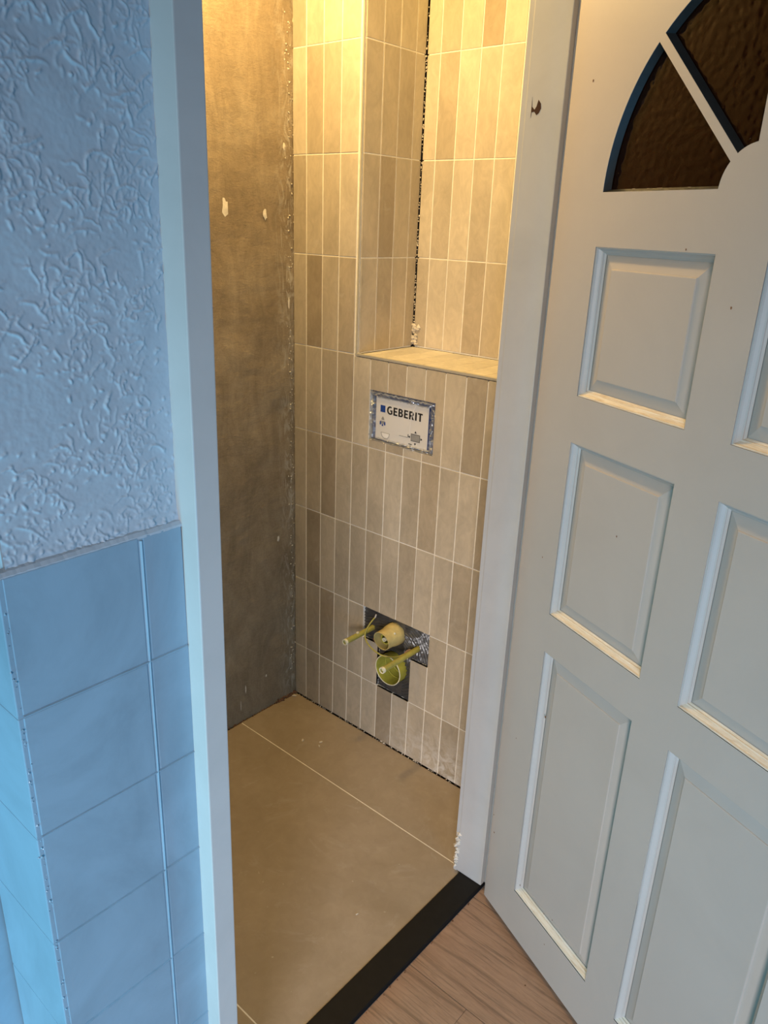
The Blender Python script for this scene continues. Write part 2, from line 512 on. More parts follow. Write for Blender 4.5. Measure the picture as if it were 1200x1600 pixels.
def smooth_noise(shape, cell, r):
    gh, gw = shape[0] // cell[0] + 3, shape[1] // cell[1] + 3
    g0 = r.standard_normal((gh, gw))
    y = np.arange(shape[0]) / cell[0]; x = np.arange(shape[1]) / cell[1]
    yi = y.astype(int); xi = x.astype(int); fy = y - yi; fx = x - xi
    fy = (fy * fy * (3 - 2 * fy))[:, None]; fx = (fx * fx * (3 - 2 * fx))[None]
    a = g0[yi][:, xi]; b = g0[yi][:, xi + 1]; c = g0[yi + 1][:, xi]; d = g0[yi + 1][:, xi + 1]
    return (a * (1 - fx) + b * fx) * (1 - fy) + (c * (1 - fx) + d * fx) * fy

nr = np.random.default_rng(5)
def cement_h(Y, Z):
    sh = (len(Z), len(Y))
    return (smooth_noise(sh, (18, 14), nr) * .0012 + smooth_noise(sh, (4, 9), nr) * .00035 + smooth_noise(sh, (2, 3), nr) * .00018 - .002)
wall_left = height_wall('wall_left', -.012, 1.12, -.01, CEIL, .005, cement_h,
                        lambda Y, Z, H: np.stack([.0 - H * -1, Y, Z], -1) * np.array([1, 1, 1]), M['cement'])
# H is negative mean: x = H -> relief towards the room (-X)
tag(wall_left, 'bare brown cement wall left of the tiles, scraped and blotched', kind='structure')
bk = MB(); bk.box(.008, .10, -.40, 1.25, 0, CEIL); bk.build('masonry', M['mortar'], wall_left)

def splat(name, cx, cz, w, h, seed, mat, parent, x=-.003, th=.0012):
    r = random.Random(seed); n = 12
    pts = [(cx + math.cos(a) * w / 2 * r.uniform(.6, 1.1), cz + math.sin(a) * h / 2 * r.uniform(.6, 1.1)) for a in [i * 2 * math.pi / n for i in range(n)]]
    v = [(x, p[0], p[1]) for p in pts] + [(x - th, cx, cz)]
    f = [(i, (i + 1) % n, n) for i in range(n)]
    return mesh_obj(name, v, f, mat, parent)
for cy, cz, w, h in [(.232, 1.542, .022, .056), (.100, 1.531, .016, .030), (.031, 1.70, .010, .02), (.069, .592, .012, .022), (.129, .124, .008, .012),
                     (.215, .113, .006, .030), (.236, .06, .004, .04), (.018, 1.30, .009, .04)]:
    splat('plaster_splash', cy, cz, w, h, int(cz * 1000), M['filler'], wall_left)
ragged('joint_filler', [(-.003, .012, .10), (-.003, .014, 2.3)], 200, .0022, M['filler'], wall_left, 12, (.0005, .006, 0))

# ------------------------------------------------------------------ toilet floor
fl = MB(); fl.box(-.885, .01, -.02, 1.15, -.10, -.0095)
floor = fl.build('floor', M['mortar'])
tag(floor, 'sand coloured toilet floor of large tiles with a pale joint', kind='structure')
def slab(x0, x1, y0, y1, name='tile'):
    mb = MB(); mb.box(x0, x1, y0, y1, -.0095, 0); o = mb.build(name, M['floor'], floor, bevel=.0006); return o
slab(-.8785, -.006, .0032, .2375); slab(-.8785, -.008, .2405, .848); slab(-.8785, -.008, .851, 1.14)
gg = MB(); gg.box(-.8785, -.008, .2375, .2405, -.0095, -.0004); gg.box(-.8785, -.008, .848, .851, -.0095, -.0004)
gg.build('grout', M['grout'], floor)
ragged('rubble', [(-.004, .02, -.002), (-.004, .60, -.002)], 240, .0030, M['rubble'], floor, 21, (.0022, 0, .002), .8)
ragged('rubble', [(-.006, .006, .002), (-.006, .09, .002)], 130, .0035, M['rubble'], floor, 22, (.004, .004, .003), .9)
ragged('rubble', [(-.03, .004, -.002), (-.83, .004, -.002)], 200, .0022, M['rubble'], floor, 23, (0, .0015, .0015), .8)

def crumb(x, y, s, label, seed, z=0):
    r = random.Random(seed)
    me = bpy.data.meshes.new('plaster_crumb'); bm = bmesh.new()
    bmesh.ops.create_icosphere(bm, subdivisions=1, radius=s)
    for v in bm.verts:
        v.co *= r.uniform(.65, 1.2); v.co.z = v.co.z * .55; v.co.x *= 1.7
    m = min(v.co.z for v in bm.verts)
    for v in bm.verts: v.co.z -= m
    bm.to_mesh(me); bm.free(); me.materials.append(M['filler'])
    o = bpy.data.objects.new('plaster_crumb', me); o.location = (x, y, z); o.rotation_euler = (0, 0, r.uniform(0, 3))
    COL.objects.link(o); tag(o, label, 'debris', 'plaster crumbs on the toilet floor')

# ------------------------------------------------------------------ doorway wall, its plaster and painted tiles
XT = -.957                                       # face of the painted tiles
wf = MB()
wf.box(-.865, -.945, 1.05, 1.253, -.01, CEIL)     # left of the door
wf.box(-.865, -.945, -1.2, .215, -.01, CEIL)      # right of the door, behind the open leaf
wf.box(-.865, -.945, .215, 1.05, 2.06, CEIL)
wf.box(-.865, -.20, 1.153, 1.253, -.01, CEIL)     # return wall round the corner
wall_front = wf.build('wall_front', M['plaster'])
tag(wall_front, 'doorway wall with rough painted plaster above pale painted tiles', kind='structure')

pr = np.random.default_rng(11)
def plaster_h(Y, Z):
    """Trowelled worm-trail relief, drawn stroke by stroke."""
    dy = Y[1] - Y[0]; dz = Z[1] - Z[0]
    H = np.zeros((len(Z), len(Y)))
    sh = H.shape
    dens = smooth_noise(sh, (45, 45), pr)
    def stamp(cy, cz, rad, amp):
        k = int(2.2 * rad / dy) + 1
        iy = int(round((cy - Y[0]) / dy)); iz = int(round((cz - Z[0]) / dz))
        a0, a1 = max(0, iz - k), min(sh[0], iz + k + 1); b0, b1 = max(0, iy - k), min(sh[1], iy + k + 1)
        if a0 >= a1 or b0 >= b1: return
        zz = Z[a0:a1, None] - cz; yy = Y[None, b0:b1] - cy
        g = amp * np.exp(-((zz ** 2 + yy ** 2) / (rad * rad)) ** 1.4)
        H[a0:a1, b0:b1] = np.maximum(H[a0:a1, b0:b1], g)
    area = (Y[-1] - Y[0]) * (Z[-1] - Z[0])
    n = int(area * 24000)
    for _ in range(n):
        cy = pr.uniform(Y[0], Y[-1]); cz = pr.uniform(Z[0], Z[-1])
        d = dens[min(sh[0] - 1, int((cz - Z[0]) / dz)), min(sh[1] - 1, int((cy - Y[0]) / dy))]
        if d < pr.normal(-.15, .5): continue
        up = (cz - 1.18) / .55
        long_ = pr.random() < .10 + .30 * min(1, max(0, up))
        L = pr.uniform(.012, .045) if long_ else pr.uniform(.001, .009)
        a = math.pi / 2 + pr.normal(0, .30 if long_ else 1.0)
        r0 = pr.uniform(.0010, .0019); amp = pr.uniform(.0008, .0023)
        steps = max(1, int(L / .0009)); curv = pr.normal(0, 14)
        for s in range(steps):
            w = math.sin(math.pi * (s + .5) / steps) ** .4
            stamp(cy, cz, r0 * (.75 + .25 * w), amp * w * pr.uniform(.6, 1.0))
            a += curv * .0009 + pr.normal(0, .22)
            cy += math.cos(a) * .0009; cz += math.sin(a) * .0009
    H += smooth_noise(sh, (30, 30), pr) * .0004 + smooth_noise(sh, (4, 4), pr) * .00012 + smooth_noise(sh, (2, 2), pr) * .00006
    # fatter ragged rim where the plaster meets the tiles
    rim = np.exp(-((Z[:, None] - 1.190) / .010) ** 2)
    H += rim * (.0014 + np.abs(smooth_noise(sh, (5, 5), pr)) * .0012)
    return H
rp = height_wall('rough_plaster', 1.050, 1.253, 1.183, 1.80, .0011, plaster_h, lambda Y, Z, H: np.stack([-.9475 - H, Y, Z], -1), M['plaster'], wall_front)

# painted 15 cm tiles, some lines of them round the corner
def htile(x0, x1, y0, y1, z0, z1):
    mb = MB(); mb.box(x0, x1, y0, y1, z0, z1)
    return mb.build('tile', M['bluelit_paint'], wall_front, bevel=.0012)
hz = [1.184 - .1583 * i for i in range(9)]
g2 = .0017
for i in range(8):
    zt, zb = hz[i] - (g2 if i else 0), max(hz[i + 1] + g2, -.005)
    if zt <= zb: continue
    j = rng.uniform(-.0003, .0003)
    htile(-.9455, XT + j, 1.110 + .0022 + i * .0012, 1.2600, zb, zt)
    htile(-.9455, XT + j + .0004, 1.0555, 1.106 + i * .0012, zb, zt)
    htile(-.9565, -.805, 1.2535, 1.2655, zb, zt)
gm = MB(); gm.box(-.9455, -.9562, 1.056, 1.259, -.005, 1.182); gm.box(-.9560, -.806, 1.2535, 1.2648, -.005, 1.182)
gm.build('grout', M['bluelit_paint'], wall_front)
# paint-filled fillet along the top of the tiles
t = MB(); fr2 = random.Random(8); yy_ = [1.0530 + .2090 * i / 60 for i in range(61)]; prof_ = [(-.9465, 1.1905), (-.9525, 1.1885), (-.9560, 1.1850), (-.9566, 1.1825)]
rows_ = [[(a + fr2.uniform(-.0003, .0003), y, b + fr2.uniform(-.0004, .0004)) for a, b in prof_] for y in yy_]
for a_, b_ in zip(rows_, rows_[1:]):
    for i in range(3): t.add([a_[i], a_[i + 1], b_[i + 1], b_[i]], [(0, 1, 2, 3)])
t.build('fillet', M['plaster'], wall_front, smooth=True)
# bead of paint in the wide upright joint and worn outer corner
t = MB()
n = 40
for i in range(n):
    z0 = 1.18 - 1.18 * i / n; z1 = 1.18 - 1.18 * (i + 1) / n
    y = 1.1085 + .0095 * i / n
    t.add([(-.9560, y - .0026, z0), (-.9584, y, z0), (-.9560, y + .0026, z0), (-.9560, y - .0024, z1), (-.9584, y + .0002, z1), (-.9560, y + .0028, z1)], [(0, 1, 4, 3), (1, 2, 5, 4)])
t.build('joint_bead', M['bluelit_paint'], wall_front)
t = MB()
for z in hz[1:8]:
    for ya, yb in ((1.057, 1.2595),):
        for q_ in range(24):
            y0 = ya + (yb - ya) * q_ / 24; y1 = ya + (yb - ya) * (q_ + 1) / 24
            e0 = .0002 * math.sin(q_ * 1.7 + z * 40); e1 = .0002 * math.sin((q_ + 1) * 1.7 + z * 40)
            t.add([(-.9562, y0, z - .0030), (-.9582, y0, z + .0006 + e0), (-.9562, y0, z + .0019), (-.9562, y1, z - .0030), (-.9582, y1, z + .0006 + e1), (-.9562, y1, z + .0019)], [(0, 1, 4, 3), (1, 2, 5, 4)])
t.build('joint_bead', M['bluelit_paint'], wall_front)
ragged('corner_chips', [(XT, 1.2625, .3), (XT, 1.2625, 1.15)], 90, .0012, M['bluelit_paint'], wall_front, 31, (.0006, .0012, 0))

# white casing further round the corner, daylight blue put into its colour
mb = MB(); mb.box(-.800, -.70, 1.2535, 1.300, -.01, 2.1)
tag(mb.build('trim_1', M['bluelit_paint'], None, bevel=.002), 'white casing post tinted daylight blue at the far left, round the tiled corner', kind='structure')

# ------------------------------------------------------------------ door frame
def lean(p):   # the left post leans a little
    return (p[0], p[1] + .011 * (1.7 - p[2]) / 1.3, p[2])
mb = MB(); mb.box(-.985, -.9435, 1.0165, 1.0500, 0, 2.06); mb.box(-.9435, -.868, .992, 1.0500, 0, 2.06)
post_l = mb.build('trim_2', M['frame'], None, bevel=.0015, fn=lean)
tag(post_l, 'white upright door frame post left of the doorway', kind='structure')
mb = MB()
mb.box(-.870, -.9436, .2150, .2545, .0035, 2.06); mb.box(-.9436, -.985, .2150, .2395, .0035, 2.06)
post_r = mb.build('trim_3', M['frame'], None, bevel=.0015)
tag(post_r, 'white upright door frame post right of the doorway, carrying the open door', kind='structure')
mb = MB(); mb.box(-.868, -.9435, .2545, .992, 1.985, 2.06); mb.box(-.9436, -.985, .2395, 1.0165, 2.005, 2.06)
tag(mb.build('trim_4', M['frame'], None, bevel=.0015), 'white door frame head above the doorway', kind='structure')
# plaster edge along the back of the right post
mb = MB(); n = 60
for i in range(n):
    z0 = .0 + 2.0 * i / n; z1 = 2.0 * (i + 1) / n
    mb.box(-.8605, -.8700, .215, .2535, z0, z1)
mb.build('plaster_edge', M['frame'], post_r)
ragged('filler_lump', [(-.868, .2545, .015), (-.868, .2545, .12)], 70, .0050, M['filler'], post_r, 41, (.002, .002, .0))
# dark chip where the paint broke off at the strike hole
chip = [(-.8825, 1.728), (-.8835, 1.716), (-.888, 1.712), (-.891, 1.716), (-.8935, 1.724), (-.898, 1.719), (-.899, 1.713), (-.896, 1.7075), (-.892, 1.705), (-.888, 1.7095), (-.8835, 1.709), (-.8825, 1.702)]
chip = [(-.884 + (a + .884) * 1.15, 1.715 + (b - 1.715) * 1.25) for a, b in chip]
v = [(a, .2548, b) for a, b in chip] + [(a, .2542, b) for a, b in chip]
k = len(chip)
tag(mesh_obj('paint_chip', v, [tuple(range(k))] + [(i, (i + 1) % k, k + (i + 1) % k, k + i) for i in range(k)], simple('rust', (.05, .018, .008), .9), post_r), 'dark rusty chip in the paint')
# hinge leaves
for hz_ in (.25, 1.80):
    mb = MB(); mb.box(-.9445, -.984, .2395, .2410, hz_ - .045, hz_ + .045)
    mb.build('hinge', M['frame'], post_r, bevel=.0005)

# threshold
mb = MB(); mb.box(-.8800, -.9430, .2150, 1.055, -.012, .0030)
th = mb.build('threshold', M['black'], None, bevel=.0020)
tag(th, 'black stone threshold strip across the bottom of the doorway', kind='structure')

# ------------------------------------------------------------------ laminate floor of the hall
hf = MB(); hf.box(-.944, -3.2, -1.2, 3.0, -.10, -.0165)
floor_hall = hf.build('floor_hall', M['mortar'])
tag(floor_hall, 'oak laminate hall floor outside the doorway', kind='structure')
PW = .2460; LZ = -.009
cnt = 0
for i in range(-6, 12):
    y0 = .284 + PW * i
    joint = {0: [-2.24], 1: [-1.097, -2.40], 2: [-1.75]}.get(i, [-1.3 - .41 * ((i * 5) % 3), -2.7])
    xs = [-.9445] + joint + [-3.2]
    for a, b in zip(xs, xs[1:]):
        if a - b < .05: continue
        mb = MB(); mb.box(a - (.0003 if a < -.95 else 0), b + .0003, y0 + .0007, y0 + PW - .0007, -.0165, LZ)
        o = mb.build('plank', M['wood'], floor_hall, bevel=.0005); cnt += 1
# chipped front edge of the laminate, and the nail dot
ragged('edge_chips', [(-.9475, .30, LZ), (-.9475, .75, LZ)], 26, .0026, M['rubble'], floor_hall, 51, (.001, 0, .0003), .3)
for x, y, s in [(-1.052, .685, .0042), (-1.01, .700, .0016), (-1.16, .40, .0018)]:
    mesh_obj('floor_mark', [(x + s * math.cos(a), y + s * math.sin(a), LZ + .0003) for a in [i * math.pi / 6 for i in range(12)]] + [(x, y, LZ + .0009)],
             [(i, (i + 1) % 12, 12) for i in range(12)], M['rubble'], floor_hall)

# ------------------------------------------------------------------ the door
ANG = math.radians(156.7005)
DU = Vector((math.cos(ANG), math.sin(ANG), 0)); DN = Vector((DU.y, -DU.x, 0))   # DN = outward normal of the visible face
HP = Vector((-.9639, .2729, 0))
DM = Matrix((DU, DN, Vector((0, 0, 1)))).transposed().to_4x4(); DM.translation = HP   # local (u, depth, v)
# local y positive towards the viewer
def fan_sector(a0, a1, w0, w1, R=.285, r=.0575, c=(.395, 1.575), n=14, inset=0):
    R2 = R - inset; r2 = r + inset; w0 += inset; w1 += inset
    A0, A1 = a0 + math.asin(w0 / R2), a1 - math.asin(w1 / R2); B0, B1 = a0 + math.asin(w0 / r2), a1 - math.asin(w1 / r2)
    out = [(c[0] + R2 * math.cos(A0 + (A1 - A0) * i / n), c[1] + R2 * math.sin(A0 + (A1 - A0) * i / n)) for i in range(n + 1)]
    inn = [(c[0] + r2 * math.cos(B1 + (B0 - B1) * i / 6), c[1] + r2 * math.sin(B1 + (B0 - B1) * i / 6)) for i in range(7)]
    return out + inn
q = math.pi / 4
WM = .0065
sectors = lambda ins=0: [fan_sector(q * i, q * (i + 1), .003 if i == 0 else WM, .003 if i == 3 else WM, inset=ins) for i in range(4)]
COLS = [(.110, .3532), (.4367, .680)]; ROWS = [(1.2522, 1.4963), (.827, 1.1693), (.1269, .7444)]
DW = .790; DH = 1.995
def curve_plate(name, loops, thick, mat, y, parent=None):
    """Filled 2D outline(s) with holes, extruded; placed in door space with its front at depth y."""
    cu = bpy.data.curves.new(name, 'CURVE'); cu.dimensions = '2D'; cu.fill_mode = 'BOTH'; cu.extrude = thick / 2
    for L in loops:
        sp = cu.splines.new('POLY'); sp.points.add(len(L) - 1); sp.use_cyclic_u = True
        for i, p in enumerate(L): sp.points[i].co = (p[0], p[1], 0, 1)
    tmp = bpy.data.objects.new('tmp', cu); COL.objects.link(tmp)
    me = bpy.data.meshes.new_from_object(tmp.evaluated_get(bpy.context.evaluated_depsgraph_get()))
    bpy.data.objects.remove(tmp); bpy.data.curves.remove(cu)
    # curve x -> u, curve y -> v, curve z -> depth
    for v in me.vertices: v.co = (v.co.x, v.co.z + y - thick / 2, v.co.y)
    bm = bmesh.new(); bm.from_mesh(me); bmesh.ops.remove_doubles(bm, verts=bm.verts[:], dist=1e-6)
    bmesh.ops.recalc_face_normals(bm, faces=bm.faces[:]); bm.to_mesh(me); bm.free()
    me.name = name; me.materials.clear(); me.materials.append(mat)
    me.polygons.foreach_set('use_smooth', [False] * len(me.polygons))
    o = bpy.data.objects.new(name, me); COL.objects.link(o)
    if parent: o.parent = parent
    return o
def rect(a, b, c, d): return [(a, c), (b, c), (b, d), (a, d)]
door = empty('door_1', (0, 0, 0)); door.matrix_world = DM
tag(door, 'off-white panelled door standing open, with brown fan-shaped glass at the top', kind='structure')
holes = [rect(a, b, c, d) for a, b in COLS for c, d in ROWS] + sectors()
leaf = curve_plate('leaf', [rect(.004, DW, .008, DH)] + holes, .038, M['door'], 0, door)
# rounded stile edge on the hinge side
mb = MB(); n = 6
prof = [(.004 * (1 - math.sin(i * math.pi / 2 / n)), -.004 * (1 - math.cos(i * math.pi / 2 / n))) for i in range(n + 1)] + [(0, -.038), (.0041, -.038)]
vs = [(a, b, z) for z in (.008, DH) for a, b in prof]; k = len(prof)
mesh_obj('stile_edge', vs, [(i, i + 1, k + i + 1, k + i) for i in range(k - 1)], M['door'], door, True)
# mouldings and raised panels
PROF = [(0, 0), (0, -.0015), (.0022, -.0020), (.0032, -.0050), (.0065, -.0092), (.0085, -.0105), (.0085, -.0125), (.0115, -.0150)]
PANEL = [(.0110, -.0160), (.0325, -.0100), (.0330, -.0088), (.0345, -.0083)]
def ring(prof, a, b, c, d, sides):
    v = []; f = []
    for s in sides:
        for (o, y) in prof:
            p0 = [(a + o, c + o), (b - o, c + o), (b - o, d - o), (a + o, d - o)]
            A = p0[s]; B = p0[(s + 1) % 4]
            v += [(A[0], y, A[1]), (B[0], y, B[1])]
        n0 = len(v) - 2 * len(prof)
        for i in range(len(prof) - 1):
            f.append((n0 + 2 * i, n0 + 2 * i + 1, n0 + 2 * i + 3, n0 + 2 * i + 2))
    return v, f
for (a, b) in COLS:
    for (c, d) in ROWS:
        v, f = ring(PANEL, a, b, c, d, (0, 1, 2, 3))
        o = PANEL[-1][0]; y = PANEL[-1][1]; n0 = len(v)
        v += [(a + o, y, c + o), (b - o, y, c + o), (b - o, y, d - o), (a + o, y, d - o)]; f.append((n0, n0 + 1, n0 + 2, n0 + 3))
        n0 = len(v)
        v += [(a - .0, -.030, c), (b, -.030, c), (b, -.030, d), (a, -.030, d)]; f.append((n0 + 3, n0 + 2, n0 + 1, n0))
        pn = mesh_obj('panel', v, f, M['door'], door)
        v, f = ring(PROF, a, b, c, d, (1, 2, 3)); mesh_obj('moulding', v, f, M['door'], pn)
        v, f = ring(PROF, a, b, c, d, (0,)); tag(mesh_obj('bottom_moulding', v, f, M['bare'], pn), 'bare pale wood bottom moulding')
for i, L in enumerate(sectors()):
    inner = sectors(.0045)[i]
    pane = curve_plate('pane', [sectors(.001)[i]], .004, M['glass'], -.014, door)
    n0 = len(L)
    v = [(p[0], -.0005, p[1]) for p in L] + [(p[0], -.0125, p[1]) for p in inner]
    f = [(j, (j + 1) % n0, n0 + (j + 1) % n0, n0 + j) for j in range(n0)]
    bead = mesh_obj('glazing_bead', v, f, M['bead'], pane)
    tag(bead, 'slate grey bead around the glass')
    pane['label'] = 'brown hammered glass pane'
# dark nicks in the paint of the door
nk = MB()
for u_, v_, s_ in [(.016, .21, .0018), (.008, .255, .0012), (.118, .145, .0014), (.205, .15, .0012), (.232, .16, .0012), (.228, .09, .0012), (.128, .60, .0022), (.055, 1.74, .0016), (.30, 1.50, .0012), (.395, 1.43, .0016), (.245, 1.04, .0014), (.07, .93, .0012), (.055, .50, .0010)]:
    yy = .0003 if not any(a < u_ < b and c < v_ < d for a, b in COLS for c, d in ROWS) else -.0080
    nk.add([(u_ + s_ * math.cos(a) * (1 + .3 * math.sin(3 * a)), yy, v_ + s_ * 1.4 * math.sin(a)) for a in [i * math.pi / 4 for i in range(8)]], [tuple(range(8))])
o = nk.build('paint_nicks', M['rubble'], door); o['kind'] = 'stuff'
# paint crumbs along the lower edge of the fan
r_ = random.Random(4)
mb = MB()
for _ in range(90):
    u = r_.choice([r_.uniform(.125, .34), r_.uniform(.45, .66)]); s = r_.uniform(.0006, .002)
    mb.box(u, u + s * 3.0, -.0125 - s * .3, -.0122 + s * .3, 1.5785, 1.5795 + s * 1.6)
o = mb.build('paint_flakes', M['filler'], door); o['kind'] = 'stuff'

# ------------------------------------------------------------------ flush valve cover in the tiled wall
X0, X1, Z0, Z1 = -.527, -.3042, .961, 1.100
fc = empty('flush_cover', (-.4156, 0, .961))
tag(fc, 'white printed card in a blue plastic frame, set in the tiled wall below the niche', 'cover')
def W(o):   # parent keeping world coordinates
    o.parent = fc; o.matrix_parent_inverse = Matrix.Translation(-Vector(fc.location)); return o
blue = simple('dark_blue_plastic', (.008, .026, .14), .3, scale=30, var=.1)
mb = MB(); mb.box(X0 + .002, X1 - .002, -.050, -.011, Z0 + .002, Z1 - .002); W(mb.build('plastic_box', blue, bevel=.003))
card_m = simple('card_print', (.70, .69, .68), .30, scale=5, var=.02, bump=0)
mb = MB(); mb.box(-.5015, -.3215, -.0108, -.0075, .9665, 1.0835); card = W(mb.build('card', card_m, bevel=.0012))
ink = simple('black_ink', (.012, .012, .014), .5, bump=0); inkb = simple('blue_ink', (.012, .055, .28), .5, bump=0); inkg = simple('grey_ink', (.30, .30, .30), .5, bump=0)
inkw_glare = simple('white_ink_glare', (.85, .85, .85), .5, bump=0)
def flat(name, loops, mat, y=-.0071, th=.0003):
    """Print on the card: loops in (right, up) metres from the card's lower left corner."""
    cu = bpy.data.curves.new(name, 'CURVE'); cu.dimensions = '2D'; cu.fill_mode = 'BOTH'; cu.extrude = th / 2
    for L in loops:
        sp = cu.splines.new('POLY'); sp.points.add(len(L) - 1); sp.use_cyclic_u = True
        for i, p in enumerate(L): sp.points[i].co = (p[0], p[1], 0, 1)
    return cv(name, cu, mat, y)
def cv(name, cu, mat, y=-.0071, off=(0, 0)):
    tmp = bpy.data.objects.new('tmp', cu); COL.objects.link(tmp)
    me = bpy.data.meshes.new_from_object(tmp.evaluated_get(bpy.context.evaluated_depsgraph_get()))
    bpy.data.objects.remove(tmp)
    for v in me.vertices: v.co = (-.3215 - (v.co.x + off[0]), y + v.co.z, .9665 + v.co.y + off[1])
    me.materials.clear(); me.materials.append(mat)
    bm = bmesh.new(); bm.from_mesh(me); bmesh.ops.recalc_face_normals(bm, faces=bm.faces[:]); bm.to_mesh(me); bm.free()
    o = bpy.data.objects.new(name, me); COL.objects.link(o); o.parent = card; return o
def arc(cx, cy, rx, ry, a0, a1, n=14):
    return [(cx + rx * math.cos(math.radians(a0 + (a1 - a0) * i / n)), cy + ry * math.sin(math.radians(a0 + (a1 - a0) * i / n))) for i in range(n + 1)]
LH, SW = 1.0, .21      # letter height and stem, scaled below
LET = {
    'E': (.56, [[(0, 0), (.56, 0), (.56, .18), (SW, .18), (SW, .42), (.50, .42), (.50, .60), (SW, .60), (SW, .82), (.55, .82), (.55, 1), (0, 1)]]),
    'I': (SW, [[(0, 0), (SW, 0), (SW, 1), (0, 1)]]),
    'T': (.64, [[(.215, 0), (.425, 0), (.425, .82), (.64, .82), (.64, 1), (0, 1), (0, .82), (.215, .82)]]),
    'B': (.64, [[(0, 0), (.34, 0)] + arc(.34, .285, .30, .285, -90, 62) + [(.45, .53)] + arc(.32, .745, .275, .255, -35, 90) + [(0, 1)],
                [(SW, .17), (SW, .43)] + arc(.32, .30, .115, .13, 90, -90, 8), [(SW, .60), (SW, .83)] + arc(.30, .715, .10, .115, 90, -90, 8)]),
    'R': (.68, [[(0, 0), (SW, 0), (SW, .38), (.27, .38), (.43, 0), (.68, 0), (.46, .43)] + arc(.33, .70, .29, .30, -50, 90) + [(0, 1)],
                [(SW, .55), (SW, .83)] + arc(.31, .69, .11, .14, 90, -90, 8)]),
    'G': (.78, [arc(.44, .5, .44, .52, 58, 300, 26) + [(.78, .10), (.78, .56), (.46, .56), (.46, .39), (.58, .39), (.58, .19)] + arc(.46, .5, .24, .34, 292, 62, 22)]),
}
px_, loops_ = 0.0, []
for ch_ in 'GEBERIT':
    w_, L_ = LET[ch_]
    loops_ += [[(.0395 + (px_ + x) * .0246, .0750 + y * .0218) for x, y in l] for l in L_]
    px_ += w_ + .145
flat('lettering', loops_, ink)
flat('blue_square', [rect(.0165, .0335, .0775, .0960)], inkb)
# printed drawings: small valve, basin, control plate with arrows, floor line
flat('valve_print', [rect(.017, .034, .045, .053), [(.021, .056), (.031, .056), (.030, .061), (.026, .066), (.022, .061)]], inkg)
flat('valve_print', [rect(.0155, .020, .042, .051), rect(.031, .0355, .042, .051), rect(.023, .028, .039, .044)], inkb, -.0069)
bas = [(.020 + .0, .022), (.052, .022), (.050, .012), (.044, .006), (.032, .005), (.024, .011)]
flat('basin_print', [bas], inkg); flat('basin_print', [[(x * .86 + .0055, y * .8 + .0030) for x, y in bas]], inkw_glare, -.0069)
flat('plate_print', [rect(.1255, .1560, .018, .038)], ink); flat('plate_print', [rect(.1267, .1548, .0192, .0368)], inkg, -.0069)
arr = []
for cx, cy, dx, dy in [(.1405, .043, 0, 1), (.1405, .012, 0, -1), (.1600, .028, 1, 0), (.1205, .028, -1, 0)]:
    arr.append([(cx + dx * .0042, cy + dy * .0042), (cx - dx * .002 - dy * .0035, cy - dy * .002 + dx * .0035), (cx - dx * .002 + dy * .0035, cy - dy * .002 - dx * .0035)])
flat('arrow_print', arr, ink)
flat('line_print', [rect(.085, .115, .0245, .0252), rect(.1185, .130, .0075, .0095), rect(.1225, .126, .003, .005), rect(.115, .117, .026, .034)], ink)
flat('glare_line', [[(.137, .113), (.128, .095), (.1225, .07), (.1200, .03), (.1210, .03), (.1235, .07), (.129, .0945), (.138, .1125)]], inkw_glare, -.0066)  # glare on the film, drawn as a white line over the card
# crinkled clear film round the frame
_s = NT('crinkled_film'); _n = _s.noise(_s.coord(), 130, 4, .6, 1.0)
_s.set((.55, .60, .68), .12, .55, .8); _s.b.inputs['Alpha'].default_value = .38; _s.bump(_n, .8, .002); film = _s.m
r_ = random.Random(9)
def film_ring(x0, x1, z0, z1, w, rows=4):
    per = []
    nx, nz = 44, 30
    for i in range(nx): per.append((0, i / nx))
    for i in range(nz): per.append((1, i / nz))
    for i in range(nx): per.append((2, i / nx))
    for i in range(nz): per.append((3, i / nz))
    v = []; f = []
    for r in range(rows + 1):
        t = r / rows; ins = w * t
        a, b, c, d = x0 + ins * 1.0, x1 - ins, z0 + ins * (.55), z1 - ins
        for s, u in per:
            p = {0: (a + (b - a) * u, d), 1: (b, d + (c - d) * u), 2: (b + (a - b) * u, c), 3: (a, c + (d - c) * u)}[s]
            y = (-.0015 if r == 0 else -.0065 if r == rows else -.002) + r_.uniform(-.0030, .0035) * (1 if 0 < r else .5)
            v.append((p[0] + r_.uniform(-.0012, .0012), y, p[1] + r_.uniform(-.0012, .0012)))
    n = len(per)
    for r in range(rows):
        for i in range(n):
            j = (i + 1) % n; f.append((r * n + i, r * n + j, (r + 1) * n + j, (r + 1) * n + i))
    return v, f
v, f = film_ring(X0, X1, Z0, Z1, .019)
W(mesh_obj('film', v, f, film))
# strips of silvery tape stuck over the film
tape = simple('tape', (.62, .62, .62), .3, .5, scale=60, var=.2, bump=.6, bdist=.002)
def ribbon(pts, w, mat, name, parentfn, seed):
    r = random.Random(seed); v = []; f = []
    for i, (x, y, z) in enumerate(pts):
        v += [(x + r.uniform(-1, 1) * .0008, y, z - w / 2 * r.uniform(.5, 1.2)), (x, y + r.uniform(0, .0015), z + w / 2 * r.uniform(.5, 1.2))]
    for i in range(len(pts) - 1): f.append((2 * i, 2 * i + 1, 2 * i + 3, 2 * i + 2))
    return parentfn(mesh_obj(name, v, f, mat))
ribbon([(X1 - .004 - i * .0075, .0012 + (i % 2) * .0008, Z1 - .003 - .0035 * abs(math.sin(i * 1.3))) for i in range(29)], .005, tape, 'tape', W, 3)
ribbon([(X1 - .002 - i * .0076, .0012 + (i % 2) * .0006, Z0 + .002 + .001 * math.sin(i)) for i in range(27)], .0022, tape, 'tape', W, 5)

